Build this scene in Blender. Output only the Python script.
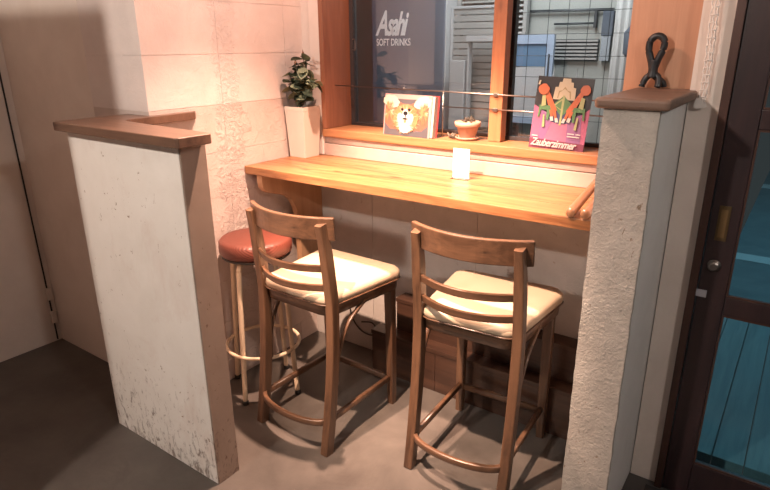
import bpy, bmesh, math, random
from mathutils import Vector, Matrix
random.seed(7)
S = bpy.context.scene
for o in list(bpy.data.objects):
    bpy.data.objects.remove(o)
C = S.collection
# ------------------------------------------------------------------ camera
F_PX, PITCH, YAW, ROLL = 588.8, .329, .621, -.007
cam_d = bpy.data.cameras.new('camera'); cam = bpy.data.objects.new('camera', cam_d); C.objects.link(cam)
fw = Vector((-math.sin(YAW)*math.cos(PITCH), math.cos(YAW)*math.cos(PITCH), -math.sin(PITCH)))
rt = Vector((math.cos(YAW), math.sin(YAW), 0)); up = rt.cross(fw)
rt2 = rt*math.cos(ROLL)+up*math.sin(ROLL); up2 = -rt*math.sin(ROLL)+up*math.cos(ROLL)
m = Matrix((rt2, up2, -fw)).transposed().to_4x4(); m.translation = (2.066, -2.223, 1.540)
cam.matrix_world = m
cam_d.sensor_width = 36; cam_d.lens = F_PX/770*36; cam_d.clip_start = .02
S.camera = cam
# ------------------------------------------------------------------ world, lights, exposure
W = bpy.data.worlds.new('world'); S.world = W; W.use_nodes = True
bg = W.node_tree.nodes['Background']; bg.inputs[0].default_value = (.95, .90, .88, 1); bg.inputs[1].default_value = .04
S.view_settings.view_transform = 'Standard'; S.view_settings.look = 'None'
S.view_settings.exposure = 0.22; S.view_settings.gamma = 1.0; S.view_settings.use_curve_mapping = False
def lamp(name, typ, loc, energy, col, target=None, **k):
    d = bpy.data.lights.new(name, typ); d.energy = energy; d.color = col
    for a, b in k.items(): setattr(d, a, b)
    o = bpy.data.objects.new(name, d); o.location = loc; C.objects.link(o)
    if target is not None:
        o.rotation_euler = (Vector(target)-Vector(loc)).to_track_quat('-Z', 'Y').to_euler()
    return o
KEY = (.68, -.62, 2.44)          # warm spot over the counter
SEAT = (.92, -1.50, 2.56)        # second warm spot, over the aisle behind the chairs
FILL = (.55, -3.15, 2.50)        # neutral lamp of the room behind the viewer
SIDE = (3.30, -1.75, 2.30)       # added fill lamp on the far right, brightens the pillar side
lamp('counter_spot_light', 'SPOT', KEY, 540, (1, .635, .465), (.80, -.56, 0), spot_size=math.radians(84), spot_blend=1.0, shadow_soft_size=.020)
lamp('counter_spot_spill', 'SPOT', KEY, 46, (1, .57, .43), (.80, -.50, 0), spot_size=math.radians(165), spot_blend=.5, shadow_soft_size=.020)
lamp('seat_spot_light', 'SPOT', SEAT, 760, (1, .66, .48), (.86, -.24, .70), spot_size=math.radians(44), spot_blend=.6, shadow_soft_size=.020)
lamp('room_lamp_light', 'POINT', FILL, 150, (1, .87, .765), shadow_soft_size=.05)
lamp('side_fill_light', 'POINT', SIDE, 48, (1, .90, .82), shadow_soft_size=.10)
lamp('street_light', 'AREA', (2.6, 3.2, 3.4), 27, (.30, .78, 1.0), (2.1, 2.4, 0), size=1.6)
lamp('passage_light', 'AREA', (.75, .75, 2.45), 28, (.97, .99, 1.0), (.6, .95, 0), size=.7)

# ------------------------------------------------------------------ mesh helpers
def obj(name, bm, mat, parent=None, smooth=False, loc=None):
    me = bpy.data.meshes.new(name)
    bmesh.ops.recalc_face_normals(bm, faces=bm.faces)
    bm.to_mesh(me); bm.free()
    mats = mat if isinstance(mat, (list, tuple)) else [mat]
    for q in mats: me.materials.append(q)
    if smooth:
        for p in me.polygons: p.use_smooth = True
    o = bpy.data.objects.new(name, me); C.objects.link(o)
    if parent is not None: o.parent = parent
    if loc is not None: o.location = loc
    return o
def new(): return bmesh.new()
def bevel(bm, w, seg=2):
    bmesh.ops.bevel(bm, geom=list(bm.edges), offset=w, segments=seg, profile=.6, affect='EDGES', clamp_overlap=True)
def box(bm, x0, x1, y0, y1, z0, z1, bev=0):
    t = new()
    vs = [t.verts.new((x, y, z)) for x in (x0, x1) for y in (y0, y1) for z in (z0, z1)]
    for f in ((0,1,3,2),(4,6,7,5),(0,4,5,1),(2,3,7,6),(0,2,6,4),(1,5,7,3)):
        t.faces.new([vs[i] for i in f])
    bmesh.ops.recalc_face_normals(t, faces=t.faces)
    if bev: bevel(t, bev)
    merge(bm, t); return bm
def merge(bm, t, mi=None):
    mp = {}
    for v in t.verts: mp[v] = bm.verts.new(v.co)
    for f in t.faces:
        try:
            g = bm.faces.new([mp[v] for v in f.verts]); g.smooth = f.smooth
            g.material_index = f.material_index if mi is None else mi
        except ValueError: pass
    t.free()
def bx(*a, bev=0): return box(new(), *a, bev=bev)
def frame_of(d, upv=Vector((0, 0, 1))):
    d = d.normalized()
    if abs(d.dot(upv)) > .97: upv = Vector((0, 1, 0))
    a = upv.cross(d).normalized(); b = d.cross(a); return a, b
def sweep(bm, pts, prof, scales=None, cap=True, closed=False, upv=None):
    """sweep a 2-D profile [(a, b)] along points; a along the 'side' axis, b along the 'up' axis"""
    pts = [Vector(p) for p in pts]; n = len(pts); rings = []
    for i, p in enumerate(pts):
        if closed: d = pts[(i+1) % n]-pts[i-1]
        else: d = pts[min(i+1, n-1)]-pts[max(i-1, 0)]
        a, b = frame_of(d, upv or Vector((0, 0, 1)))
        s = scales[i] if scales else 1
        rings.append([bm.verts.new(p+a*(u*s)+b*(v*s)) for u, v in prof])
    k = len(prof)
    for i in range(n if closed else n-1):
        r0, r1 = rings[i], rings[(i+1) % n]
        for j in range(k): bm.faces.new((r0[j], r0[(j+1) % k], r1[(j+1) % k], r1[j]))
    if cap and not closed:
        bm.faces.new(rings[0][::-1]); bm.faces.new(rings[-1])
    return bm
def circ(r, n=10, ry=None): return [(r*math.cos(2*math.pi*i/n), (ry or r)*math.sin(2*math.pi*i/n)) for i in range(n)]
def rrect(w, h, r=.3):
    r = min(w, h)*r; o = []
    for cx, cy, a0 in ((w/2-r, h/2-r, 0), (-w/2+r, h/2-r, 90), (-w/2+r, -h/2+r, 180), (w/2-r, -h/2+r, 270)):
        for a in (0, 45, 90):
            t = math.radians(a0+a); o.append((cx+r*math.cos(t), cy+r*math.sin(t)))
    return o
def tube(bm, pts, r, n=10, scales=None, closed=False): return sweep(bm, pts, circ(r, n), scales, closed=closed)
def spline(pts, n=8):
    pts = [Vector(p) for p in pts]; out = []
    for i in range(len(pts)-1):
        p0, p1, p2, p3 = pts[max(i-1, 0)], pts[i], pts[i+1], pts[min(i+2, len(pts)-1)]
        for k in range(n):
            t = k/n
            out.append(.5*((2*p1)+(p2-p0)*t+(2*p0-5*p1+4*p2-p3)*t*t+(3*p1-p0-3*p2+p3)*t**3))
    out.append(pts[-1]); return out
def lathe(bm, prof, c=(0, 0, 0), n=28):
    rings = []
    for r, z in prof:
        rings.append([bm.verts.new((c[0]+r*math.cos(2*math.pi*i/n), c[1]+r*math.sin(2*math.pi*i/n), c[2]+z)) for i in range(n)])
    for a, b in zip(rings, rings[1:]):
        for i in range(n): bm.faces.new((a[i], a[(i+1) % n], b[(i+1) % n], b[i]))
    bm.faces.new(rings[0][::-1]); bm.faces.new(rings[-1]); return bm
def prism(bm, poly, z0, z1, axis='z'):
    """poly of 2-D points extruded along axis ('z': xy, 'x': yz, 'y': xz)"""
    def P(u, v, w): return {'z': (u, v, w), 'x': (w, u, v), 'y': (u, w, v)}[axis]
    a = [bm.verts.new(P(u, v, z0)) for u, v in poly]; b = [bm.verts.new(P(u, v, z1)) for u, v in poly]
    n = len(poly); bm.faces.new(a[::-1]); bm.faces.new(b)
    for i in range(n): bm.faces.new((a[i], a[(i+1) % n], b[(i+1) % n], b[i]))
    return bm
def empty(name, loc=(0, 0, 0), rz=0):
    o = bpy.data.objects.new(name, None); C.objects.link(o); o.location = loc; o.rotation_euler = (0, 0, rz)
    o.empty_display_size = .05; return o
def tag(o, label, cat, group=None):
    o['label'] = label; o['category'] = cat
    if group: o['group'] = group
    return o
def struct(o, label=None, cat=None):
    o['kind'] = 'structure'
    if label: o['label'] = label
    if cat: o['category'] = cat
    return o
def modbevel(o, w, seg=2):
    b = o.modifiers.new('bevel', 'BEVEL'); b.width = w; b.segments = seg; b.limit_method = 'ANGLE'; b.angle_limit = math.radians(40); return o

# ------------------------------------------------------------------ materials
def mat(name):
    mt = bpy.data.materials.new(name); mt.use_nodes = True
    nt = mt.node_tree; return mt, nt, nt.nodes['Principled BSDF']
def rgb(c): return (c[0], c[1], c[2], 1)
def nodes(nt, typ, **k):
    n = nt.nodes.new(typ)
    for a, b in k.items():
        if a in n.inputs: n.inputs[a].default_value = b
        else: setattr(n, a, b)
    return n
def coords(nt, scale=(1, 1, 1)):
    tc = nt.nodes.new('ShaderNodeTexCoord'); mp = nt.nodes.new('ShaderNodeMapping'); mp.inputs['Scale'].default_value = scale
    nt.links.new(tc.outputs['Object'], mp.inputs[0]); return mp.outputs[0]
def ramp(nt, fac, stops):
    r = nt.nodes.new('ShaderNodeValToRGB'); e = r.color_ramp.elements
    while len(e) < len(stops): e.new(.5)
    for i, (p, c) in enumerate(stops): e[i].position = p; e[i].color = rgb(c) if len(c) == 3 else c
    nt.links.new(fac, r.inputs[0]); return r.outputs[0]
def noise(nt, vec, scale, detail=5, rough=.6, dist=0):
    n = nodes(nt, 'ShaderNodeTexNoise', Scale=scale, Detail=detail, Roughness=rough, Distortion=dist); nt.links.new(vec, n.inputs['Vector']); return n.outputs['Fac']
def mixc(nt, fac, a, b):
    n = nt.nodes.new('ShaderNodeMix'); n.data_type = 'RGBA'
    for s, v in ((n.inputs[0], fac), (n.inputs[6], a), (n.inputs[7], b)):
        if hasattr(v, 'is_linked'): nt.links.new(v, s)
        else: s.default_value = v if not isinstance(v, tuple) else rgb(v)
    return n.outputs[2]
def mth(nt, op, a, b=0):
    n = nt.nodes.new('ShaderNodeMath'); n.operation = op
    for s, v in zip(n.inputs, (a, b)):
        if hasattr(v, 'is_linked'): nt.links.new(v, s)
        else: s.default_value = v
    return n.outputs[0]
def bump(nt, b, h, strength, dist=.01):
    n = nodes(nt, 'ShaderNodeBump', Strength=strength, Distance=dist); nt.links.new(h, n.inputs['Height']); nt.links.new(n.outputs[0], b.inputs['Normal'])
def plain(name, col, rough=.5, metal=0, var=.06, scale=30, spec=.5, coat=0):
    mt, nt, b = mat(name); v = coords(nt)
    f = noise(nt, v, scale)
    nt.links.new(mixc(nt, f, tuple(c*(1-var) for c in col), tuple(min(1, c*(1+var)) for c in col)), b.inputs['Base Color'])
    b.inputs['Roughness'].default_value = rough; b.inputs['Metallic'].default_value = metal
    b.inputs['Specular IOR Level'].default_value = spec; b.inputs['Coat Weight'].default_value = coat
    return mt
def plaster(name, c1, c2, b1=.35, b2=.3, scale=6, rough=.75, chips=None, chip_lo=.63, trowel=0, dirt=None, scuff=None, band=None):
    mt, nt, b = mat(name); v = coords(nt)
    n1 = noise(nt, v, scale, 6, .6, .4); n2 = noise(nt, v, scale*9, 4, .7)
    col = mixc(nt, ramp(nt, n1, ((.3, (0, 0, 0)), (.7, (1, 1, 1)))), c1, c2)
    h = mth(nt, 'ADD', mth(nt, 'MULTIPLY', n1, b1), mth(nt, 'MULTIPLY', n2, b2*.35))
    if trowel:
        tr = ramp(nt, noise(nt, v, scale*2.3, 3, .5, 1.6), ((.50, (0, 0, 0)), (.53, (1, 1, 1)), (.60, (.45, .45, .45))))
        h = mth(nt, 'ADD', h, mth(nt, 'MULTIPLY', tr, trowel))
    if band:    # vertical strip of coarsely thrown plaster
        sb_ = nt.nodes.new('ShaderNodeSeparateXYZ'); nt.links.new(v, sb_.inputs[0])
        yy = mth(nt, 'ADD', mth(nt, 'ADD', sb_.outputs[1], 1.0), mth(nt, 'MULTIPLY', mth(nt, 'SUBTRACT', noise(nt, v, 9, 3), .5), .22))
        mk = ramp(nt, yy, ((band[0]+1-.03, (0, 0, 0)), (band[0]+1, (1, 1, 1)), (band[1]+1, (1, 1, 1)), (band[1]+1.03, (0, 0, 0))))
        cr = ramp(nt, noise(nt, v, 38, 5, .7, 1.2), ((.42, (0, 0, 0)), (.62, (1, 1, 1))))
        h = mth(nt, 'ADD', h, mth(nt, 'MULTIPLY', mth(nt, 'MULTIPLY', mk, cr), band[2]))
    if dirt:
        vd = coords(nt, (1, 1, .55)); nd = noise(nt, vd, 4.5, 6, .7, .5)
        col = mixc(nt, ramp(nt, nd, ((.52, (0, 0, 0)), (.78, (.7, .7, .7)))), col, dirt)
    if chips:
        vc = coords(nt, (1.6, 1.6, 1)); nc = noise(nt, vc, 26, 6, .68, .8); nm = noise(nt, v, 3.2, 2)
        f = ramp(nt, mth(nt, 'ADD', nc, mth(nt, 'MULTIPLY', nm, .22)), ((chip_lo+.10, (0, 0, 0)), (chip_lo+.115, (1, 1, 1))))
        col = mixc(nt, f, col, chips); h = mth(nt, 'SUBTRACT', h, mth(nt, 'MULTIPLY', f, .25))
    if scuff:   # boot scuffs and splashed dirt, thicker near the foot of the board
        sx = nt.nodes.new('ShaderNodeSeparateXYZ'); nt.links.new(v, sx.inputs[0])
        vs = coords(nt, (2.2, 2.2, 1)); ns = noise(nt, vs, 16, 7, .75, 1.0)
        g = mth(nt, 'MULTIPLY', mth(nt, 'SUBTRACT', .42, sx.outputs[2]), .34)
        f = ramp(nt, mth(nt, 'ADD', ns, g), ((.62, (0, 0, 0)), (.74, (.85, .85, .85))))
        col = mixc(nt, f, col, scuff)
    nt.links.new(col, b.inputs['Base Color']); b.inputs['Roughness'].default_value = rough
    bump(nt, b, h, .55, .02); return mt
def wood(name, dark, light, axis='x', scale=1.0, rough=.45, strength=.12, coat=0, knots=True):
    mt, nt, b = mat(name)
    sc = {'x': (1.1, 13, 13), 'y': (13, 1.1, 13), 'z': (13, 13, 1.1)}[axis]
    v = coords(nt, tuple(s*scale for s in sc))
    n1 = noise(nt, v, 1.6, 5, .6, 1.2)
    v2 = coords(nt, tuple(s*scale*(5 if s > 2 else 2.5) for s in sc)); n2 = noise(nt, v2, 2.0, 4, .7, .3)
    f = mth(nt, 'ADD', mth(nt, 'MULTIPLY', n1, .7), mth(nt, 'MULTIPLY', n2, .3))
    mid = tuple((a+c)/2 for a, c in zip(dark, light))
    col = ramp(nt, f, ((.33, dark), (.48, mid), (.66, light)))
    if knots:
        vk = coords(nt, tuple((2.2 if s < 2 else 5.5)*scale for s in sc)); vo = nodes(nt, 'ShaderNodeTexVoronoi', Scale=1.3); nt.links.new(vk, vo.inputs['Vector'])
        kf = ramp(nt, vo.outputs['Distance'], ((.05, (1, 1, 1)), (.13, (0, 0, 0))))
        col = mixc(nt, mth(nt, 'MULTIPLY', kf, .7), col, tuple(c*.38 for c in dark))
    nt.links.new(col, b.inputs['Base Color']); b.inputs['Roughness'].default_value = rough; b.inputs['Coat Weight'].default_value = coat
    b.inputs['Coat Roughness'].default_value = .25
    bump(nt, b, f, strength, .004); return mt
def glass(name, tint=(1, 1, 1), refl=.09, rough=.02):
    mt = bpy.data.materials.new(name); mt.use_nodes = True; nt = mt.node_tree; nt.nodes.remove(nt.nodes['Principled BSDF'])
    out = nt.nodes['Material Output']; t = nodes(nt, 'ShaderNodeBsdfTransparent', Color=rgb(tint)); g = nodes(nt, 'ShaderNodeBsdfGlossy', Roughness=rough)
    fr = nodes(nt, 'ShaderNodeFresnel', IOR=1.45)
    mx = nt.nodes.new('ShaderNodeMixShader'); nt.links.new(mth(nt, 'MULTIPLY', fr.outputs[0], refl/.05), mx.inputs[0]); nt.links.new(t.outputs[0], mx.inputs[1]); nt.links.new(g.outputs[0], mx.inputs[2])
    nt.links.new(mx.outputs[0], out.inputs[0]); return mt

M = {}
M['floor'] = plaster('concrete_floor', (.060, .052, .046), (.120, .104, .092), .10, .12, 3.0, .42, dirt=(.05, .040, .034))
M['wall'] = plaster('painted_plaster', (.64, .565, .535), (.72, .645, .61), .28, .35, 7, .7, trowel=.035, band=(-.53, -.44, .35))
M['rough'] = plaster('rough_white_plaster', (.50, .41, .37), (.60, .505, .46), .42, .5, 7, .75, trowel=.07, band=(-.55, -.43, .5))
M['alcove'] = plaster('alcove_plaster', (.66, .58, .52), (.75, .67, .61), .12, .12, 4, .7)
M['board'] = plaster('white_painted_board', (.80, .755, .70), (.88, .84, .79), .05, .08, 5, .5, chips=(.30, .20, .13), chip_lo=.675, scuff=(.17, .115, .085), dirt=(.66, .54, .48))
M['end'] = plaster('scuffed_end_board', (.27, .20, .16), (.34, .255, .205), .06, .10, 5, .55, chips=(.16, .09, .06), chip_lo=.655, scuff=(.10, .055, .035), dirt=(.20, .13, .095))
M['pillar'] = plaster('grey_pillar_plaster', (.37, .34, .305), (.47, .435, .395), .60, 1.0, 11, .8, trowel=.13, chips=(.22, .165, .12), chip_lo=.662)
M['pside'] = plaster('smooth_pillar_side', (.66, .64, .62), (.74, .72, .70), .1, .1, 5, .65)
M['under'] = plaster('concrete_under_counter', (.38, .345, .315), (.47, .43, .40), .40, .5, 6, .75, chips=(.34, .29, .25), chip_lo=.675, trowel=.05)
M['apron'] = plaster('white_washed_plank', (.33, .235, .20), (.40, .30, .26), .08, .12, 8, .55, chips=(.40, .25, .17), chip_lo=.72)
M['trimw'] = plaster('white_trim', (.54, .47, .43), (.61, .54, .50), .03, .05, 6, .5)
M['counter'] = wood('counter_pine', (.12, .038, .013), (.38, .175, .072), 'x', 1.0, .40, .25, .1)
M['sill'] = wood('sill_pine', (.22, .085, .033), (.36, .165, .075), 'x', 1.2, .45)
M['post'] = wood('post_pine', (.25, .085, .036), (.38, .155, .07), 'z', 1.2, .45)
M['jamb'] = wood('jamb_pine', (.17, .062, .032), (.26, .105, .056), 'z', .9, .5)
M['jambr'] = wood('right_jamb_pine', (.40, .20, .115), (.52, .285, .175), 'z', .8, .5)
M['cap'] = wood('cap_walnut', (.065, .033, .022), (.155, .085, .055), 'x', .9, .40, .1, .15, False)
M['capp'] = wood('pillar_cap_walnut', (.12, .075, .055), (.20, .125, .09), 'x', .7, .5, .08, 0, False)
M['brk'] = wood('bracket_ply', (.36, .19, .10), (.50, .29, .165), 'z', .6, .5, .05, 0, False)
M['step'] = wood('step_brown', (.026, .013, .009), (.075, .036, .022), 'x', .8, .38, .1, .2, False)
M['chair'] = wood('chair_beech', (.034, .017, .010), (.145, .074, .040), 'z', 1.0, .38, .08, .2, False)
M['chairx'] = wood('chair_beech_cross', (.038, .019, .011), (.15, .077, .043), 'x', 1.0, .36, .08, .25, False)
M['cush'] = plain('cream_vinyl', (.44, .345, .25), .45, var=.03, scale=8)
M['red'] = None
mt, nt, b = mat('red_brown_vinyl'); v = coords(nt); w = nodes(nt, 'ShaderNodeTexWave', Scale=55, Distortion=.6); w.bands_direction = 'DIAGONAL'; nt.links.new(v, w.inputs['Vector'])
nt.links.new(mixc(nt, w.outputs['Fac'], (.085, .022, .015), (.15, .040, .026)), b.inputs['Base Color']); b.inputs['Roughness'].default_value = .42; bump(nt, b, w.outputs['Fac'], .35, .002); M['red'] = mt
M['beige'] = plain('beige_enamel', (.62, .49, .35), .35, var=.08, scale=14)
M['black'] = plain('black_iron', (.022, .024, .028), .42, .3, .2)
M['rubber'] = plain('black_rubber', (.02, .018, .016), .6)
M['steel'] = plain('brushed_steel', (.30, .27, .25), .34, 1, .05)
M['sash'] = plain('dark_bronze_sash', (.035, .028, .028), .45)
M['ceramic'] = plain('white_ceramic', (.55, .49, .43), .4, var=.03, scale=9)
M['leaf'] = plain('eucalyptus_leaf', (.20, .23, .15), .5, var=.3, scale=22)
M['leafb'] = plain('brown_bud', (.16, .075, .04), .6, var=.2)
M['stem'] = plain('grey_stem', (.20, .17, .13), .6)
M['terra'] = plain('pale_terracotta', (.38, .225, .16), .7, var=.12, scale=20)
M['dry'] = plain('dried_moss', (.055, .042, .03), .9, var=.6, scale=60)
M['drygrey'] = plain('dried_grey_petal', (.16, .13, .10), .9, var=.3, scale=60)
M['soil'] = plain('soil', (.05, .035, .025), .95, var=.4, scale=50)
M['card'] = plain('white_card', (.66, .63, .60), .5, var=.01)
M['acryl'] = glass('clear_acrylic', (.97, .97, .97), .06)
M['doorw'] = wood('dark_door_wood', (.016, .010, .012), (.040, .020, .020), 'z', .6, .38, .06, .2, False)
M['doorf'] = wood('dark_door_frame', (.035, .016, .012), (.075, .032, .022), 'z', .6, .4, .06, .15, False)
M['brass'] = plain('aged_brass', (.13, .085, .04), .42, .7, .2)
M['paper'] = plain('pale_tape', (.40, .40, .44), .6, var=.03)
M['lace'] = plain('white_cotton', (.78, .74, .70), .85, var=.04, scale=80)
M['pane'] = glass('window_glass', (.93, .95, .96), .085)
M['dpane'] = glass('door_glass', (.80, .93, .96), .06)
M['wire'] = plain('glass_wire', (.06, .065, .07), .4, .6)
M['deck'] = wood('teal_deck', (.20, .30, .32), (.34, .46, .48), 'y', .7, .55, .1, 0, False)
M['road'] = plaster('wet_street', (.20, .26, .28), (.30, .37, .39), .1, .3, 4, .4)
M['line'] = plain('white_road_paint', (.80, .82, .82), .6, var=.1)
M['wallo'] = plaster('passage_plaster', (.27, .28, .26), (.33, .34, .32), .08, .1, 3, .8)
M['blue'] = plain('blue_grey_panel', (.135, .16, .215), .4, var=.05, scale=3)
M['wht'] = plain('white_print', (.95, .95, .96), .5, var=.01)
M['slat'] = plain('grey_slat', (.30, .30, .29), .45, var=.06)
M['gwhite'] = plain('greyish_white', (.42, .43, .44), .5, var=.04)
M['lblue'] = plain('light_blue_frame', (.30, .38, .50), .4, var=.04)
M['mblue'] = plain('mid_blue_glass', (.11, .19, .30), .25, var=.15, scale=6)
M['dgrey'] = plain('dark_grey_steel', (.055, .06, .065), .45, .4)
M['cloth'] = plain('dark_slate_cloth', (.085, .10, .125), .9, var=.25, scale=12)
M['curt'] = plain('pale_grey_curtain', (.40, .40, .39), .85, var=.04, scale=10)

# ------------------------------------------------------------------ the setting
struct(obj('floor', prism(new(), [(-1.4, -4.6), (1.728, -4.6), (1.728, -.4735), (1.579, -.4735), (1.579, .12), (-1.4, .12)], -.12, 0), M['floor']), 'grey brown polished concrete floor with worn stains', 'floor')
struct(obj('floor_entry', bx(1.7285, 4.2, -4.6, .12, -.12, -.10), plaster('dark_entry_concrete', (.035, .031, .030), (.060, .053, .050), .1, .12, 3, .6)), 'dark sunken entry floor in front of the door', 'floor')
struct(obj('ceiling', bx(-1.4, 4.2, -4.6, .12, 2.75, 2.85), M['alcove']), 'plain plaster ceiling above the counter nook', 'ceiling')
# left wall of painted blocks
wl = empty('wall_left', (0, 0, 0)); struct(wl, 'rough painted block wall at the left end of the counter', 'wall')
obj('mortar', bx(-.39, -.0022, -.8778, .10, 0, 2.75), M['wall'], wl)
zz = [0, .11, .305, .505, .705, .905, 1.10, 1.30, 1.505, 1.71, 1.91, 2.11, 2.31, 2.51, 2.75]
for r in range(len(zz)-1):
    ys = (-.88, -.522, -.13, .10) if r in (6, 7, 8, 9) or r % 2 == 0 else (-.88, -.70, -.31, .10)
    for a, b_ in zip(ys, ys[1:]):
        g = .0009
        y0 = a if a == -.88 else a+g
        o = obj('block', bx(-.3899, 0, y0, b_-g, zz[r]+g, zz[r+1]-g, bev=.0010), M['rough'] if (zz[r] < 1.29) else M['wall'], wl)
struct(obj('wall_alcove', bx(-1.11, -.39, -.88, -.76, 0, 2.75), M['alcove']), 'shaded plaster wall behind the low partition', 'wall')
struct(obj('wall_far_left', bx(-1.25, -1.11, -4.6, -.76, 0, 2.75), M['alcove']), 'plain beige wall at the far left edge', 'wall')
# tall screen wall beside the viewer; it shades the alcove
struct(obj('wall_entry', bx(-1.11, .143, -2.02, -1.92, 0, 2.06), M['alcove']), 'plaster screen wall left of the viewpoint', 'wall')
# back wall below and around the window
wb = empty('wall_back', (0, 0, 0)); struct(wb, 'worn concrete wall below the counter and window', 'wall')
xs = (0, .40, .97, 1.46, 1.735)
for a, b_ in zip(xs, xs[1:]):
    obj('panel', bx(a+.001, b_-.001, 0, .11, 0, 1.02, bev=.0014), M['under'], wb)
obj('backing', bx(0, 1.735, .004, .115, 0, 1.0), M['under'], wb)
obj('panel_upper', bx(0, 1.74, .0, .12, 2.25, 2.75), M['wall'], wb)
obj('panel_side', bx(0, .062, -.008, .12, 1.022, 2.25), M['trimw'], wb)
struct(obj('trim_1', bx(.062, .127, -.030, .12, 1.022, 2.25, bev=.004), M['trimw']), 'white vertical trim post left of the window', 'trim')
for i, (z0, z1) in enumerate(((1.021, 1.078), (1.081, 1.112))):
    struct(obj('trim_%d' % (i+2), bx(.129, 1.574, -.022+.004*i, .10, z0, z1, bev=.0025), M['apron']), ('lower', 'upper')[i]+' whitewashed plank between counter and window sill', 'trim')
# wall strip between pillar and door, and above the door
wr = empty('wall_right', (0, 0, 0)); struct(wr, 'narrow beige wall strip between pillar and dark door', 'wall')
obj('strip', bx(1.732, 1.826, -.07, .10, -.10, 2.75), M['alcove'], wr)
obj('strip', bx(1.826, 4.2, -.07, .10, 2.12, 2.75), M['alcove'], wr)
obj('strip', bx(2.80, 4.2, -.07, .10, -.10, 2.12), M['alcove'], wr)

# window_1
wn = empty('window_1', (0, 0, 0)); struct(wn, 'wide dark two-pane window in an orange pine frame', 'window')
obj('sill', bx(.127, 1.578, -.034, .20, 1.113, 1.150, bev=.004), M['sill'], wn)
obj('jamb', bx(.129, .155, -.034, .20, 1.151, 2.25, bev=.002), M['jamb'], wn)
obj('jamb', bx(1.512, 1.727, -.02, .20, 1.151, 2.25, bev=.003), M['jambr'], wn)
obj('head', bx(.156, 1.511, -.03, .20, 2.21, 2.25), M['jamb'], wn)
obj('mullion', bx(.974, 1.031, .050, .100, 1.151, 2.209, bev=.003), M['post'], wn)
GY = .155
for nm, x0, x1 in (('a', .156, 1.02), ('b', .985, 1.511)):
    y = GY+.02 if nm == 'a' else GY-.012
    f = new(); box(f, x0, x0+.022, y-.014, y+.014, 1.151, 2.209); box(f, x1-.03, x1, y-.014, y+.014, 1.151, 2.209)
    box(f, x0+.022, x1-.03, y-.014, y+.014, 1.151, 1.166); box(f, x0+.022, x1-.03, y-.014, y+.014, 2.18, 2.209)
    sash = obj('sash', f, M['sash'], wn)
    obj('pane', bx(x0+.022, x1-.03, y-.002, y+.002, 1.166, 2.18), M['pane'], sash)
    if nm == 'b':
        g = new()
        for i in range(1, 6): tube(g, [(x0+.02+i*.078, y+.006, 1.16), (x0+.02+i*.078, y+.006, 2.18)], .0011, 5)
        for i in range(1, 12): tube(g, [(x0+.022, y+.006, 1.165+i*.0815), (x1-.03, y+.006, 1.165+i*.0815)], .0011, 5)
        w_ = obj('wire_grid', g, M['wire'], sash)
    else:
        g = new()
        for i in range(1, 84): tube(g, [(.47+i*.0064, y+.03, 1.16), (.47+i*.0064, y+.03, 2.18)], .00035, 3)
        for i in range(1, 158): tube(g, [(.47, y+.031, 1.162+i*.0064), (1.01, y+.031, 1.162+i*.0064)], .00035, 3)
        w_ = obj('insect_screen', g, M['slat'], sash)
    w_['kind'] = 'stuff'
lt = new(); tube(lt, spline([(.176, GY+.005, 1.562), (.196, GY-.004, 1.562), (.196, GY-.004, 1.515), (.176, GY+.005, 1.515)], 4), .0025, 6)
obj('latch', lt, M['steel'], wn)

# door_1
dr = empty('door_1', (0, 0, 0)); struct(dr, 'dark brown wooden door with teal-lit glass panes', 'door')
DY = -.09
f = new(); box(f, 1.826, 1.852, -.098, .06, -.10, 2.12, .003); box(f, 2.72, 2.80, -.098, .06, -.10, 2.12, .003); box(f, 1.852, 2.72, -.098, .06, 2.06, 2.12, .003)
obj('frame', f, M['doorf'], dr)
obj('stile', bx(1.8545, 1.940, DY, -.05, -.094, 2.055, bev=.004), M['doorw'], dr)
obj('stile', bx(2.62, 2.718, DY, -.05, -.094, 2.055, bev=.004), M['doorw'], dr)
for z0, z1 in ((-.094, .053), (.662, .728), (1.285, 1.345), (1.95, 2.055)):
    obj('rail', bx(1.9405, 2.6195, DY+.003, -.052, z0, z1, bev=.003), M['doorw'], dr)
for z0, z1 in ((.053, .662), (.728, 1.285), (1.345, 1.95)):
    p = obj('pane', bx(1.9405, 2.6195, -.073, -.069, z0+.0005, z1-.0005), M['dpane'], dr)
    f = new()
    box(f, 1.9407, 1.947, DY+.006, -.075, z0+.0005, z1-.0005); box(f, 2.613, 2.6193, DY+.006, -.075, z0+.0005, z1-.0005)
    box(f, 1.947, 2.613, DY+.006, -.075, z0+.0005, z0+.007); box(f, 1.947, 2.613, DY+.006, -.075, z1-.007, z1-.0005)
    obj('bead', f, M['doorf'], p)
f = new(); box(f, 1.877, 1.911, DY-.003, DY, .920, 1.038, .001)
lp = obj('latch_plate', f, M['brass'], dr)
obj('plate_recess', bx(1.884, 1.904, DY-.0045, DY-.003, .932, 1.026, bev=.0006), plain('dull_brass', (.20, .12, .05), .5, .5), lp)
f = new(); lathe(f, [(.021, 0), (.021, .004), (.017, .008), (.016, .013), (.011, .016)], n=20)
bmesh.ops.rotate(f, verts=f.verts, matrix=Matrix.Rotation(math.radians(90), 3, 'X')); bmesh.ops.translate(f, verts=f.verts, vec=(1.891, DY, .832))
obj('lock_cylinder', f, M['steel'], dr)
obj('tape_label', bx(1.850, 1.884, DY-.0012, DY, .714, .740), M['paper'], dr)

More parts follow.
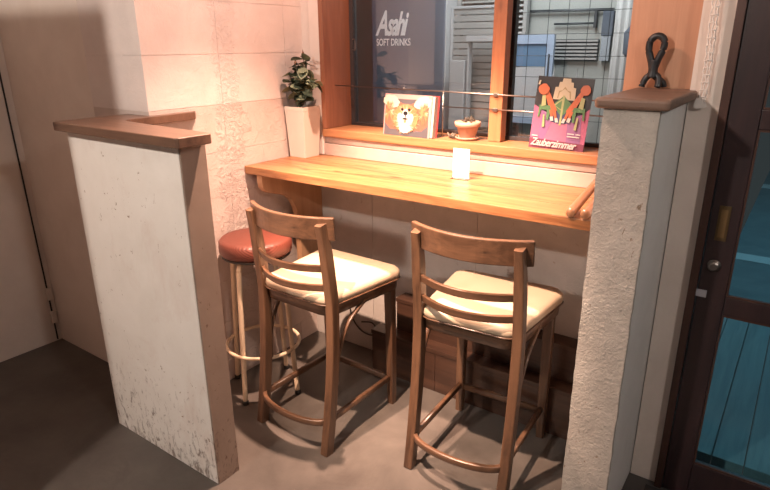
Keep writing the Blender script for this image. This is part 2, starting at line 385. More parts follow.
# outside the door
st = empty('ground_street', (0, 0, 0)); struct(st, 'wet teal-lit street beyond the door', 'ground')
obj('street', bx(1.745, 6.5, 1.76, 14, -.16, -.06), M['road'], st)
for y0, y1 in ((2.85, 3.02), (5.7, 5.92)): obj('road_line', bx(1.745, 6.5, y0, y1, -.0598, -.056), M['line'], st)
dk = empty('deck_boards', (0, 0, 0)); struct(dk, 'teal-lit wooden deck boards outside the door', 'ground')
for i in range(12):
    x = 1.765+i*.112
    obj('plank', bx(x, x+.1085, .115, 1.74, -.09, -.02, bev=.003), M['deck'], dk)

# ------------------------------------------------------------------ low partition on the left
lpn = empty('low_partition', (.2, -1.09, 0)); lpn_off = Vector((.2, -1.09, 0))
tag(lpn, 'low white painted L-shaped partition with a brown wooden cap', 'partition')
def under(o, root):
    o.parent = root; o.matrix_parent_inverse = Matrix.Translation(-root.location); return o
under(obj('front_panel', bx(-.128, .520, -1.138, -1.120, 0, 1.254, bev=.002), M['board']), lpn)
under(obj('core', bx(-.128, .519, -1.120, -1.040, 0, 1.254), M['trimw']), lpn)
under(obj('end_board', bx(.519, .527, -1.136, -1.040, 0, 1.254, bev=.002), M['end']), lpn)
under(obj('return_panel', bx(-.128, -.001, -1.040, -.881, 0, 1.254), M['trimw']), lpn)
poly = [(-.140, -1.165), (-.128, -1.182), (.575, -1.185), (.586, -1.178), (.586, -1.062), (.578, -1.055), (.06, -1.018), (.042, -1.000),
        (.036, -.97), (.034, -.72), (.026, -.690), (.008, -.672), (.0015, -.672), (.0015, -.882), (-.140, -.882)]
o = under(obj('cap', prism(new(), poly, 1.255, 1.286), M['cap']), lpn); modbevel(o, .005, 3)

# ------------------------------------------------------------------ pillar on the right
pl = empty('short_pillar', (1.655, -.24, 0)); tag(pl, 'grey rough plaster half-height pillar at the right end of the counter', 'pillar')
bm = new()
# rough front slab with an uneven edge
n = 46; L = []; R = []
for i in range(n+1):
    z = 1.363*i/n; L.append((1.580+random.uniform(-.0016, .0016), z)); R.append((1.7295+random.uniform(-.0022, .0016), z))
prism(bm, L+R[::-1], -.472, -.452, 'y')
under(obj('front_face', bm, M['pillar']), pl)
under(obj('shaft', bx(1.581, 1.7285, -.4515, -.0345, -.10, 1.363), M['pside']), pl)
cp = under(obj('cap', prism(new(), [(1.556, -.478), (1.562, -.490), (1.752, -.490), (1.757, -.482), (1.757, -.0725), (1.7315, -.0725), (1.7315, -.021), (1.556, -.021)], 1.364, 1.394), M['capp']), pl); modbevel(cp, .009, 3)

# ------------------------------------------------------------------ counter
ct = empty('counter', (.79, -.22, 0)); tag(ct, 'long varnished pine counter board below the window', 'counter')
ys = (-.436, -.300, -.150, -.0005)
for a, b_ in zip(ys, ys[1:]):
    under(obj('plank', bx(.003, 1.578, a+.0006, b_-.0006, .984, 1.020, bev=.003), M['counter']), ct)
pr = [(-.0015, .9835), (-.405, .9835), (-.405, .945), (-.400, .918), (-.385, .900), (-.36, .886), (-.32, .874), (-.28, .862), (-.245, .846), (-.215, .82), (-.195, .785), (-.183, .745), (-.178, .70), (-.175, .62), (-.172, .44), (-.0015, .44)]
br = under(obj('bracket', prism(new(), pr, .045, .078, 'x'), M['brk']), ct); modbevel(br, .002)
# foot step under the counter
fs = empty('foot_step', (1.0, -.08, 0)); tag(fs, 'dark brown two-tier wooden foot step against the wall under the counter', 'step')
for a, b_ in ((.50, .86), (.86, 1.22), (1.22, 1.573)):
    under(obj('riser_board', bx(a+.0008, b_-.0008, -.150, -.136, 0, .198, bev=.002), M['step']), fs)
under(obj('tread', bx(.498, 1.574, -.154, -.080, .198, .220, bev=.003), M['step']), fs)
under(obj('upper_riser', bx(.600, 1.574, -.080, -.064, 0, .366, bev=.002), M['step']), fs)
under(obj('upper_tread', bx(.597, 1.574, -.084, -.0015, .366, .386, bev=.003), M['step']), fs)

# ------------------------------------------------------------------ chairs
def seat_outline(wf, wr_, y0, y1, k=1.0, n=10):
    """rounded trapezoid, front (+y) wider"""
    pts = []
    def corner(cx, cy, rx, ry, a0):
        for i in range(n+1):
            t = math.radians(a0+90*i/n); pts.append((cx+rx*math.cos(t), cy+ry*math.sin(t)))
    rf, rr = .058, .062
    corner(wf-rf, y1-rf, rf, rf, 0); corner(-wf+rf, y1-rf, rf, rf, 90)
    corner(-wr_+rr, y0+rr, rr, rr, 180); corner(wr_-rr, y0+rr, rr, rr, 270)
    return [(x*k, (y-(y0+y1)/2)*k+(y0+y1)/2) for x, y in pts]
def layered(bm, outline, layers):
    cy = sum(p[1] for p in outline)/len(outline); rings = []
    for inset, z in layers:
        rr = []
        for x, y in outline:
            d = math.hypot(x, y-cy); s = (d-inset)/d; rr.append(bm.verts.new((x*s, (y-cy)*s+cy, z)))
        rings.append(rr)
    k = len(outline)
    for a, b_ in zip(rings, rings[1:]):
        for j in range(k): bm.faces.new((a[j], a[(j+1) % k], b_[(j+1) % k], b_[j]))
    bm.faces.new(rings[0][::-1]); bm.faces.new(rings[-1]); return bm
def arcbar(x0, x1, y, bow, z0, z1, th, n=16, flare=0, top_arch=0):
    """upright curved board between x0 and x1, bowing toward -y in the middle"""
    bm = new(); rings = []
    for i in range(n+1):
        t = i/n; x = x0+(x1-x0)*t; c = 1-(2*t-1)**2; yy = y-bow*c
        dx = (x1-x0); dy = bow*4*(2*t-1); nrm = Vector((-dy, dx, 0)).normalized()
        q = [Vector((x, yy, 0))+nrm*(s*th/2) for s in (-1, 1)]
        tilt = .006
        rings.append([bm.verts.new((q[0].x, q[0].y-0, z0)), bm.verts.new((q[1].x, q[1].y, z0)), bm.verts.new((q[1].x, q[1].y-tilt, z1+top_arch*c)), bm.verts.new((q[0].x, q[0].y-tilt, z1+top_arch*c))])
    for a, b_ in zip(rings, rings[1:]):
        for j in range(4): bm.faces.new((a[j], a[(j+1) % 4], b_[(j+1) % 4], b_[j]))
    bm.faces.new(rings[0][::-1]); bm.faces.new(rings[-1]); return bm
SZ = .660
def make_chair(loc, rz, label):
    t = empty('bar_chair', loc, rz); tag(t, label, 'chair', 'wooden bar chairs at the counter')
    def P(name, bm, mt, smooth=False, bw=0, parent=t):
        o = obj(name, bm, mt, parent, smooth)
        if bw: modbevel(o, bw, 2)
        return o
    ol = seat_outline(.224, .190, -.207, .228)
    P('seat_frame', layered(new(), ol, [(.022, SZ-.094), (.012, SZ-.090), (.010, SZ-.050), (.014, SZ-.046)]), M['chairx'], True)
    cu = P('cushion', layered(new(), ol, [(.010, SZ-.045), (.002, SZ-.040), (-.002, SZ-.028), (.001, SZ-.014), (.010, SZ-.005), (.028, SZ), (.10, SZ+.006), (.16, SZ+.007)]), M['cush'], True)
    bm = new(); o2 = [(x*1.002, y*1.002) for x, y in ol]; tube(bm, [(x, y, SZ-.0435) for x, y in o2[::2]], .0035, 6, closed=True); P('piping', bm, M['chairx'], True, parent=cu)
    for s in (-1, 1):
        pts = spline([(s*.186, -.252, 0), (s*.186, -.222, .18), (s*.186, -.196, .40), (s*.186, -.188, .60), (s*.185, -.196, .72), (s*.183, -.212, .86), (s*.181, -.228, .944)], 5)
        P('rear_leg', sweep(new(), pts, rrect(.036, .042, .13), [1.0 if q.z < .8 else 1-.16*(q.z-.8)/.14 for q in pts], upv=Vector((0, 1, 0))), M['chair'])
        pts = [(s*.182, .190, 0), (s*.181, .186, .30), (s*.179, .180, SZ-.06)]
        P('front_leg', sweep(new(), pts, rrect(.036, .036, .13), [.86, 1, 1.08], upv=Vector((0, 1, 0))), M['chair'])
        # bentwood brace from the rear leg to the seat frame
        pts = spline([(s*.185, -.180, .28), (s*.188, -.168, .40), (s*.192, -.110, .515), (s*.192, -.02, .572), (s*.190, .03, .583)], 6)
        P('brace', sweep(new(), pts, rrect(.014, .017, .3), upv=Vector((1, 0, 0))), M['chairx'], True)
        P('foot_bar', sweep(new(), [(s*.178, .176, .134), (s*.178, -.222, .134)], rrect(.018, .026, .25)), M['chairx'], True)
        P('screw', lathe(new(), [(.006, 0), (.006, .002), (.003, .003)], (s*.181, -.2, SZ-.2), 10), M['chair'])
    P('foot_bar', sweep(new(), [(-.172, .188, .122), (.172, .188, .122)], rrect(.018, .026, .25)), M['chairx'], True)
    pts = [(.178*math.sin(a), -.219-.072*math.cos(a), .134) for a in [math.radians(-84+i*168/18) for i in range(19)]]
    P('foot_hoop', sweep(new(), pts, rrect(.018, .026, .25)), M['chairx'], True)
    P('top_rail', arcbar(-.214, .214, -.186, .066, .880, .966, .019, 18), M['chairx'], False, .004)
    for z in (.770, .690):
        P('slat', arcbar(-.172, .172, -.204+.012*(1 if z < .70 else 0), .058, z-.014, z+.015, .014, 16), M['chairx'], False, .003)
    return t
make_chair((.561, -.520, 0), math.radians(-1.5), 'brown wooden bar chair with cream seat beside the round red stool')
make_chair((1.219, -.384, 0), math.radians(3.4), 'brown wooden bar chair with cream seat beside the grey plaster pillar')

# ------------------------------------------------------------------ stool
sc = (.180, -.562)
sl = empty('round_stool', (sc[0], sc[1], 0), math.radians(-78)); tag(sl, 'round stool with red-brown vinyl seat and beige metal legs', 'stool')
obj('cushion', lathe(new(), [(.10, .680), (.150, .682), (.157, .690), (.159, .712), (.157, .736), (.148, .746), (.12, .750), (.05, .752), (.01, .7525)], n=40), M['red'], sl, True)
obj('seat_plate', lathe(new(), [(.145, .668), (.150, .670), (.150, .6795), (.12, .6797)], n=32), M['rubber'], sl, True)
for k in range(4):
    a = math.radians(90*k); c_, s_ = math.cos(a), math.sin(a)
    pts = spline([(.070, .662), (.105, .659), (.128, .640), (.135, .60), (.146, .42), (.158, .20), (.170, .008)], 5)
    lg = obj('leg', tube(new(), [(q[0]*c_, q[0]*s_, q[1]) for q in pts], .0115, 10), M['beige'], sl, True)
    obj('rubber_foot', lathe(new(), [(.014, 0), (.0145, .018), (.0125, .02)], (.170*c_, .170*s_, 0), 12), M['rubber'], lg, True)
obj('foot_ring', tube(new(), [(.165*math.cos(i*math.pi/18), .165*math.sin(i*math.pi/18), .235) for i in range(36)], .0085, 8, closed=True), M['beige'], sl, True)

# ------------------------------------------------------------------ planter with leaves
pt = empty('planter', (.073, -.108, 1.0205)); tag(pt, 'tall square white planter at the corner of the counter', 'planter')
b0, b1, hh = .050, .061, .243
bm = new(); box(bm, -b1, b1, -b1, b1, 0, hh)
for v in bm.verts:
    if v.co.z < .01: v.co.x *= b0/b1; v.co.y *= b0/b1
top = [f for f in bm.faces if all(v.co.z > hh-.001 for v in f.verts)]
r = bmesh.ops.inset_region(bm, faces=top, thickness=.007); bmesh.ops.translate(bm, verts=list({v for f in top for v in f.verts}), vec=(0, 0, -.02))
bevel(bm, .002); obj('pot', bm, M['ceramic'], pt)
obj('soil', bx(-.052, .052, -.052, .052, hh-.022, hh-.014), M['soil'], pt)
obj('base_rim', bx(-.051, .051, -.051, .051, -.0003, .004), M['brk'], pt)
lb = empty('leafy_sprig', (.085, -.108, 1.0205+hh-.014)); tag(lb, 'leafy grey-green sprigs standing in the white planter', 'plant')
def leaf_bm(l, w):
    bm = new(); rows = []
    for i in range(7):
        t = i/6; ww = w*math.sin(math.pi*min(1, t*.93+.05))**.7 if 0 < i < 6 else w*.06
        zc = -.25*l*t*t
        rows.append([bm.verts.new((-ww/2, l*t, zc+.06*ww)), bm.verts.new((0, l*t, zc-.05*ww)), bm.verts.new((ww/2, l*t, zc+.06*ww))])
    for a, b_ in zip(rows, rows[1:]):
        for j in (0, 1): bm.faces.new((a[j], a[j+1], b_[j+1], b_[j]))
    bmesh.ops.solidify(bm, geom=list(bm.faces), thickness=.0007); return bm
lm = obj('leaf', leaf_bm(.056, .042), M['leaf'], lb, True); leafs = [lm]
def place_leaf(p, az, el, roll, s):
    global lm
    if lm is not None: o = lm; lm = None
    else:
        o = leafs[0].copy(); C.objects.link(o)
    o.parent = lb
    o.matrix_basis = Matrix.Translation(p) @ Matrix.Rotation(az, 4, 'Z') @ Matrix.Rotation(el, 4, 'X') @ Matrix.Rotation(roll, 4, 'Y') @ Matrix.Diagonal((s, s, s, 1))
random.seed(11)
stems = [[(0, 0, -.004), (.004, -.008, .07), (-.012, -.018, .14), (-.018, -.026, .20)],
         [(.006, .004, -.004), (.010, .0, .08), (.020, -.006, .15), (.012, -.004, .235)],
         [(-.004, -.004, -.004), (.012, -.02, .07), (.050, -.030, .13), (.105, -.034, .125)],
         [(.0, -.006, -.004), (-.004, -.022, .06), (-.030, -.034, .11), (-.048, -.040, .16)]]
for si, sp in enumerate(stems):
    pts = spline(sp, 7); obj('stem', tube(new(), pts, .0016, 6), M['stem'], lb, True)
    for i in range(5, len(pts)):
        for _ in range(1 if i % 4 else 2):
            az = random.uniform(0, 2*math.pi); d = Vector((-math.sin(az), math.cos(az), 0))
            if (lb.location.x+pts[i].x+d.x*.045) < .012: az += math.pi
            if (lb.location.y+pts[i].y+math.cos(az)*.045) > -.05: az = math.pi-az
            place_leaf(pts[i], az, random.uniform(-.75, .5), random.uniform(-.7, .7), random.uniform(.85, 1.25))
bm = new(); lathe(bm, [(.001, 0), (.006, .006), (.007, .014), (.003, .024), (.0005, .034)], (.012, -.004, .235), 8); obj('bud', bm, M['leafb'], lb, True)
bm = new(); lathe(bm, [(.001, 0), (.005, .006), (.006, .012), (.002, .022)], (-.018, -.026, .20), 8); obj('bud', bm, M['leafb'], lb, True)

# ------------------------------------------------------------------ things on the window sill
def flat(name, parent, shapes, y0, mats, step=.00035):
    """flat print: list of (polygon in local xz, material index), stacked outward (-y)"""
    bm = new()
    for i, (pg, mi) in enumerate(shapes):
        vs = [bm.verts.new((x, y0-step*(i+1), z)) for x, z in pg]; fc = bm.faces.new(vs); fc.material_index = mi
    me = bpy.data.meshes.new(name); bm.to_mesh(me); bm.free()
    for q in mats: me.materials.append(q)
    for p in me.polygons:
        pass
    o = bpy.data.objects.new(name, me); C.objects.link(o); o.parent = parent; return o
def blob(cx, cz, rx, rz, n=26, jag=0, seed=0, rot=0):
    rr = random.Random(seed); o = []
    for i in range(n):
        a = 2*math.pi*i/n; k = 1+rr.uniform(-jag, jag); x = rx*k*math.cos(a); z = rz*k*math.sin(a)
        o.append((cx+x*math.cos(rot)-z*math.sin(rot), cz+x*math.sin(rot)+z*math.cos(rot)))
    return o
def text(body, parent, loc, size, mt, shear=0, sx=1, off=0, sp=1, name='lettering', rot=0):
    cu = bpy.data.curves.new(name, 'FONT'); cu.body = body; cu.size = size; cu.shear = shear; cu.offset = off; cu.space_character = sp; cu.extrude = .0002
    to = bpy.data.objects.new(name, cu); C.objects.link(to)
    dg = bpy.context.evaluated_depsgraph_get(); me = bpy.data.meshes.new_from_object(to.evaluated_get(dg)); bpy.data.objects.remove(to)
    me.materials.clear(); me.materials.append(mt); o = bpy.data.objects.new(name, me); C.objects.link(o); o.parent = parent
    o.matrix_basis = Matrix.Translation(loc) @ Matrix.Rotation(rot, 4, 'Y') @ Matrix.Rotation(math.radians(90), 4, 'X') @ Matrix.Diagonal((sx, 1, 1, 1)); return o
def ink(n, c, var=.1, sc_=40): return plain(n, tuple(q*.42 for q in c), .35, var=var, scale=sc_, spec=.4)
# picture book with the furry face, leaning back against the rod
LEAN = math.radians(-7)
pb = empty('picture_book', (.480, -.014, 1.1505)); pb.rotation_euler = (LEAN, 0, math.radians(-3)); tag(pb, 'thick picture book with a furry orange animal face on its cover', 'book')
BW, BH = .256, .180
obj('cover', bx(0, BW, -.002, .001, 0, BH, bev=.0006), ink('cover_dark', (.10, .09, .10)), pb)
obj('pages', bx(.004, BW+.012, .0012, .028, .003, BH-.003), ink('page_edge', (.78, .70, .64)), pb)
obj('back_cover', bx(.0, BW+.018, .0282, .031, 0, BH, bev=.0006), ink('cover_red', (.62, .06, .06)), pb)
fur = [ink('fur_orange', (.78, .32, .15), .35, 90), ink('fur_pale', (.86, .56, .38), .2, 90), ink('fur_cream', (.90, .74, .60), .12, 90), ink('ink_black', (.02, .02, .025)), ink('fur_white', (.88, .84, .80)), ink('fur_red', (.75, .18, .12), .25, 60), ink('grey_back', (.16, .15, .17)), ink('pink_rim', (.75, .45, .42))]
sh = [([(0, 0), (BW, 0), (BW, BH), (0, BH)], 7), ([(.006, 0), (BW-.010, 0), (BW-.010, BH-.006), (.006, BH-.006)], 6),
      ([(.006, .060), (.040, .030), (.10, .03), (.11, .150), (.062, .168), (.006, .172)], 5), ([(BW-.010, .055), (.215, .030), (.15, .03), (.145, .150), (.195, .168), (BW-.010, .172)], 5),
      (blob(.038, .160, .046, .030, 30, .10, 1, -.25), 2), (blob(.214, .160, .046, .030, 30, .10, 2, .25), 2)]
rr_ = random.Random(5)
def strokes(n, cx, cz, r0x, r0z, r1x, r1z, mis, a0=0, a1=6.283, w=.0045):
    for _ in range(n):
        a = rr_.uniform(a0, a1); k = rr_.uniform(0, 1); x0, z0 = cx+r0x*k*math.cos(a), cz+r0z*k*math.sin(a)
        l = rr_.uniform(.6, 1.0); x1 = cx+(r0x+(r1x-r0x)*l)*math.cos(a+rr_.uniform(-.15, .15)); z1 = cz+(r0z+(r1z-r0z)*l)*math.sin(a)
        dx, dz = x1-x0, z1-z0; q = math.hypot(dx, dz)+1e-6; ox, oz = -dz/q*w, dx/q*w
        c = lambda p: (min(max(p[0], .001), BW-.008), min(max(p[1], .001), BW))
        c = lambda p: (min(max(p[0], .001), BW-.008), min(max(p[1], .001), BH-.003))
        sh.append(([c((x0-ox, z0-oz)), c((x0+ox, z0+oz)), c((x1, z1))], rr_.choice(mis)))
strokes(46, .030, .115, .02, .03, .036, .058, (0, 5, 0, 1)); strokes(46, .222, .112, .02, .03, .036, .058, (0, 5, 0, 1))
strokes(60, .126, .082, .05, .05, .092, .082, (0, 1, 1, 0)); sh.append((blob(.126, .084, .070, .066, 50, .06, 6), 0)); strokes(80, .126, .088, .03, .03, .076, .070, (0, 1, 0, 1), w=.004)
strokes(46, .126, .060, .02, .02, .060, .052, (2, 1, 2, 2), 2.9, 6.5, .004)
sh += [(blob(.100, .080, .020, .030, 30, .08, 8, .3), 2), (blob(.152, .080, .020, .030, 30, .08, 9, -.3), 2), (blob(.126, .102, .017, .026, 24, .05, 10), 4), (blob(.126, .036, .030, .022, 30, .1, 12), 4),
      (blob(.106, .126, .0075, .0065, 14), 3), (blob(.146, .126, .0075, .0065, 14), 3), (blob(.126, .108, .0125, .010, 16), 3), (blob(.126, .082, .015, .0045, 14), 3), (blob(.126, .094, .003, .010, 10), 3)]
sh = [([(x*BW/.262, z*BH/.196) if 0 < z < BH or z > BH else (x, z) for x, z in pg], mi) for pg, mi in sh]
flat('cover_picture', pb, sh, -.002, fur, .00002)
# terracotta pot
tp = empty('small_pot', (.882, .042, 1.1505)); tag(tp, 'small pale terracotta pot on its saucer on the window sill', 'plant pot')
obj('saucer', lathe(new(), [(.030, 0), (.044, .002), (.052, .012), (.049, .013), (.042, .006), (.01, .005)], n=30), M['terra'], tp, True)
obj('pot', lathe(new(), [(.030, .0055), (.033, .008), (.046, .055), (.054, .056), (.0555, .076), (.051, .0765), (.048, .060), (.01, .058)], n=32), M['terra'], tp, True)
sg = empty('dried_succulent', (.894, .037, 1.1505+.074)); tag(sg, 'small dark dried succulent in the terracotta pot', 'plant')
def tuft(root, nn, R_, mats, seed):
    rr = random.Random(seed)
    bm0 = new(); lathe(bm0, [(.0006, 0), (.004, .006), (.0045, .012), (.001, .022)], n=6); first = obj('petal', bm0, mats[0], root, True)
    for i in range(nn):
        o = first if i == 0 else first.copy()
        if i: C.objects.link(o); o.parent = root
        if i % 3 == 2:
            pass
        a = rr.uniform(0, 6.28); e = rr.uniform(.2, 1.45); d = R_*rr.uniform(.1, .9)
        o.matrix_basis = Matrix.Translation((d*math.cos(a), d*math.sin(a), .004)) @ Matrix.Rotation(a, 4, 'Z') @ Matrix.Rotation(e, 4, 'Y') @ Matrix.Diagonal((1, 1, rr.uniform(.7, 1.1), 1))
tuft(sg, 22, .024, [M['dry']], 3)
for i, (x, y) in enumerate(((.803, .040), (.826, .016))):
    s_ = empty('dried_pod', (x, y, 1.1505)); tag(s_, ('dark dried seed pod on the sill nearest the picture book', 'dark dried seed pod on the sill touching the pot saucer')[i], 'seed pod', 'dried seed pods beside the pot')
    tuft(s_, 9, .012, [(M['drygrey'], M['dry'])[i]], 20+i)
# second book
zb = empty('cover_book', (1.172, .012, 1.1505)); zb.rotation_euler = (math.radians(-6), math.radians(2), math.radians(-2)); tag(zb, 'pink and dark illustrated book with two orange-haired figures on its cover', 'book')
ZW, ZH = .218, .272
obj('cover', bx(0, ZW, -.0015, .0005, 0, ZH, bev=.0004), ink('cover_charcoal', (.045, .04, .045)), zb)
obj('pages', bx(.003, ZW-.003, .0006, .008, .002, ZH-.002), ink('page_white', (.7, .66, .6)), zb)
zi = [ink('ink_pink', (.66, .20, .36)), ink('ink_purple', (.42, .20, .42)), ink('ink_night', (.05, .045, .05)), ink('ink_cream', (.85, .76, .56)), ink('ink_green', (.16, .34, .15)), ink('ink_lime', (.58, .62, .30)), ink('ink_orange', (.78, .22, .10)), ink('ink_blue', (.10, .12, .26)), ink('ink_rose', (.72, .24, .40)), ink('ink_wine', (.30, .08, .14)), ink('ink_white', (.85, .82, .80)), ink('ink_line', (.55, .45, .25))]
def fig(s, cx):  # a small seated figure, mirrored by s
    f = lambda pts: [(cx+s*x, z) for x, z in pts]
    return [(f([(.000, .215), (.016, .222), (.060, .150), (.050, .138), (.03, .150)]), 6), (f([(-.012, .165), (.030, .165), (.036, .150), (.030, .110), (.022, .110), (.020, .148), (-.004, .148), (-.008, .120), (-.014, .120)]), 4),
            (f([(.044, .145), (.056, .150), (.064, .118), (.056, .114)]), 6), (f([(.056, .120), (.066, .122), (.072, .106), (.060, .104)]), 10), (f([(.030, .150), (.044, .146), (.048, .122), (.040, .120)]), 6), (f([(.036, .124), (.048, .126), (.052, .110), (.040, .108)]), 10),
            (f([(-.006, .200), (.008, .204), (.014, .165), (-.004, .160)]), 5), (f([(.008, .13), (.014, .13), (.020, .085), (.010, .082)]), 5)]
sh = [([(0, 0), (ZW, 0), (ZW, .165), (.150, .108), (.075, .108), (0, .165)], 0), ([(.0, .0), (.055, .0), (.068, .120), (.0, .168)], 0), ([(.040, .0), (.062, .05), (.082, .128), (.030, .148)], 1), ([(.145, .0), (.205, .0), (.190, .142), (.140, .120)], 1),
      ([(.055, .035), (.145, .035), (.140, .112), (.085, .112)], 8), ([(0, 0), (ZW, 0), (ZW, .034), (0, .038)], 9),
      (blob(.112, .136, .058, .036, 26), 7), ([(.0, .165), (.03, .150), (.05, .155), (.0, .20)], 2),
      ([(.070, .190), (.074, .235), (.086, .236), (.088, .254), (.098, .255), (.100, .268), (.130, .268), (.132, .255), (.142, .254), (.144, .236), (.154, .235), (.156, .190)], 3),
      ([(.086, .195), (.090, .222), (.102, .224), (.112, .238), (.124, .224), (.136, .222), (.140, .195)], 11), ([(.090, .192), (.094, .216), (.112, .230), (.132, .216), (.136, .192)], 3),
      ([(.072, .168), (.113, .205), (.155, .168), (.113, .128)], 4), ([(.109, .206), (.117, .206), (.117, .095), (.109, .095)], 5), ([(.078, .168), (.110, .196), (.110, .150)], 5), ([(.084, .167), (.108, .188), (.108, .154)], 4)]
sh += fig(1, .034)+fig(-1, .190)
sh += [(blob(.032, .224, .022, .020, 20, .06, 2), 6), (blob(.193, .230, .019, .019, 20, .05, 3), 6), ([(.006, .240), (.010, .256), (.016, .256), (.014, .240)], 3), ([(.150, .066), (.176, .066), (.176, .070), (.150, .070)], 10), ([(.182, .066), (.200, .066), (.200, .070), (.182, .070)], 10), ([(.150, .056), (.198, .056), (.198, .060), (.150, .060)], 10), ([(.010, .046), (.034, .046), (.034, .050), (.010, .050)], 10)]
flat('cover_picture', zb, sh, -.0015, zi, .00025)
text('Zauberzimmer', zb, (.010, -.0125, .012), .040, zi[10], .35, .80, .0006, .92, 'title_lettering')
# thin rods keeping the books in place
rd = empty('rod_rail', (.85, .0435, 1.1505)); tag(rd, 'thin steel rods spanning the window in front of the mullion', 'rail')
RO = Vector((.85, .0435, 1.1505))
def rp(*pts, r=.0026, name='rod'):
    obj(name, tube(new(), [Vector(p)-RO for p in pts], r, 8), M['steel'], rd, True)
rp((.156, .0435, 1.352), (1.511, .0435, 1.336)); rp((.756, .0435, 1.282), (1.511, .0435, 1.282)); rp((.758, .0435, 1.1505), (.758, .0435, 1.345)); rp((.555, .0435, 1.340), (.555, .0435, 1.357), r=.002, name='pin')
for z in (1.3425, 1.282):
    obj('bracket', box(new(), .993-RO.x, 1.013-RO.x, .040-RO.y, .0498-RO.y, z-.008-RO.z, z+.006-RO.z, .002), M['steel'], rd)

# menu card on the counter
mc = empty('menu_card', (.952, -.135, 1.0205), math.radians(4)); tag(mc, 'small white card in a clear stand on the counter', 'card stand')
obj('card', bx(-.036, .036, -.0012, .0012, .004, .122, bev=.0004), M['card'], mc)
obj('stand', bx(-.038, .038, .0016, .0036, .002, .124), M['acryl'], mc)
obj('foot', bx(-.038, .038, -.018, .022, 0, .002), M['acryl'], mc)

# curved wooden rest beside the pillar
hk = empty('wooden_rest', (1.525, -.30, 1.0205)); tag(hk, 'pair of curved glossy brown wooden arms lying by the pillar', 'wooden arms')
M['arm'] = wood('glossy_brown_arm', (.22, .10, .052), (.36, .18, .095), 'y', .8, .28, .04, .4, False)
for x0, pts, sc_ in ((0, [(-.018, .17, .075), (-.018, .08, .060), (-.020, -.02, .038), (-.020, -.10, .022), (-.018, -.148, .016)], None), (0, [(.026, .16, .070), (.026, .06, .052), (.026, -.03, .034), (.026, -.10, .022), (.026, -.146, .016)], None)):
    q = spline(pts, 6); sc_ = [.8+.3*i/len(q) for i in range(len(q))]; sc_[-1] = .75
    obj('arm', sweep(new(), q, rrect(.028, .030, .4), sc_), M['arm'], hk, True)
obj('cross_bar', sweep(new(), [(-.03, .165, .073), (.038, .165, .071)], rrect(.022, .022, .35)), M['arm'], hk, True)
obj('rear_foot', bx(-.026, .034, .150, .176, 0, .064, bev=.004), M['arm'], hk)

# iron figure on the pillar cap
fg = empty('iron_figure', (1.612, -.058, 1.3945)); tag(fg, 'black cast-iron looped figure with splayed feet on the pillar cap', 'figurine')
bm = new()
loop = spline([(-.004, 0, .062), (-.012, 0, .090), (-.022, 0, .122), (-.020, 0, .150), (-.004, 0, .164), (.014, 0, .160), (.023, 0, .143), (.020, 0, .118), (.010, 0, .092), (.002, 0, .062)], 5)
tube(bm, loop, .0112, 10)
tube(bm, spline([(0, 0, .090), (-.001, 0, .070), (-.001, 0, .050), (-.002, 0, .034)], 4), .0150, 12, [.95, .95, .95, .95, .95, .98, 1, 1, 1.05, 1.1, 1.15, 1.2, 1.15])
obj('body', bm, M['black'], fg, True)
for pts in ([(-.004, .0, .046), (-.018, -.002, .034), (-.026, -.004, .018), (-.029, -.006, .004)], [(.004, .0, .046), (.018, -.002, .036), (.022, -.006, .018), (.021, -.010, .004)], [(0, .002, .044), (.010, .012, .034), (.030, .018, .018), (.034, .020, .004)]):
    obj('foot', tube(new(), spline(pts, 4), .0105, 10, None), M['black'], fg, True)

# lace strip hanging beside the board
lc = empty('lace_strip', (1.768, -.088, 1.352)); tag(lc, 'white crocheted lace strip hanging beside the pine window board', 'lace')
bm = new()
def lp_(z): return Vector((.002+.004*math.sin((z+.1)*9), .002*math.sin(z*20), z))
zs_ = [i*.011 for i in range(0, 80)]
for s in (-1, 0, 1):
    tube(bm, [lp_(z)+Vector((s*(.009 if s else 0)+.0022*math.sin(z*190+s*2), .002*math.cos(z*190+s), 0)) for z in zs_], .0023, 5)
for i in range(2, 80, 2):
    c = lp_(zs_[i]); tube(bm, [c+Vector((-.011, 0, 0)), c+Vector((0, -.002, .003)), c+Vector((.011, 0, 0))], .0020, 5)
obj('crochet', bm, M['lace'], lc, True)
bm = new(); prism(bm, [(-.012, .02), (-.016, -.008), (-.006, -.014), (.018, -.010), (.022, -.004), (.010, .02)], -.0015, .0015, 'y'); obj('tassel', bm, M['lace'], lc)
obj('pin', lathe(new(), [(.004, 0), (.004, .003), (.002, .014)], (.002, .002, .868), 8), M['steel'], lc, True)

tag(obj('dark_sheet', bx(1.80, 2.70, -.62, -.115, -.0995, -.088, bev=.004), plain('black_sheet_tone', (.018, .015, .014), .9, var=.4, scale=120)), 'added black sheet standing in for the darkness in front of the door', 'mat')  # added flat sheet; its black colour stands in for the darkness by the door

# ------------------------------------------------------------------ cables on the walls
def cable(name, pts, r, label, mt, n=6):
    o = obj(name, tube(new(), spline(pts, n), r, 7), mt, None, True); tag(o, label, 'cable'); return o
cable('black_cable', [(.235, -.006, .30), (.26, -.008, .17), (.32, -.012, .105), (.40, -.020, .10), (.43, -.020, .14), (.40, -.016, .17), (.33, -.014, .155)], .004, 'thin black cable curling on the wall behind the left chair', M['rubber'])
pc = empty('wall_conduit', (-1.104, -.905, .01)); tag(pc, 'thin dark cable with pale clips running up the far left wall', 'cable')
obj('cable', tube(new(), [(0, .0, 0), (0, -.006, .6), (0, -.012, 1.2), (0, -.02, 2.7)], .004, 7), M['rubber'], pc, True)
for z in (.10, .235): obj('clip', bx(-.0055, .010, -.014, .016, z, z+.07, bev=.004), M['alcove'], pc)

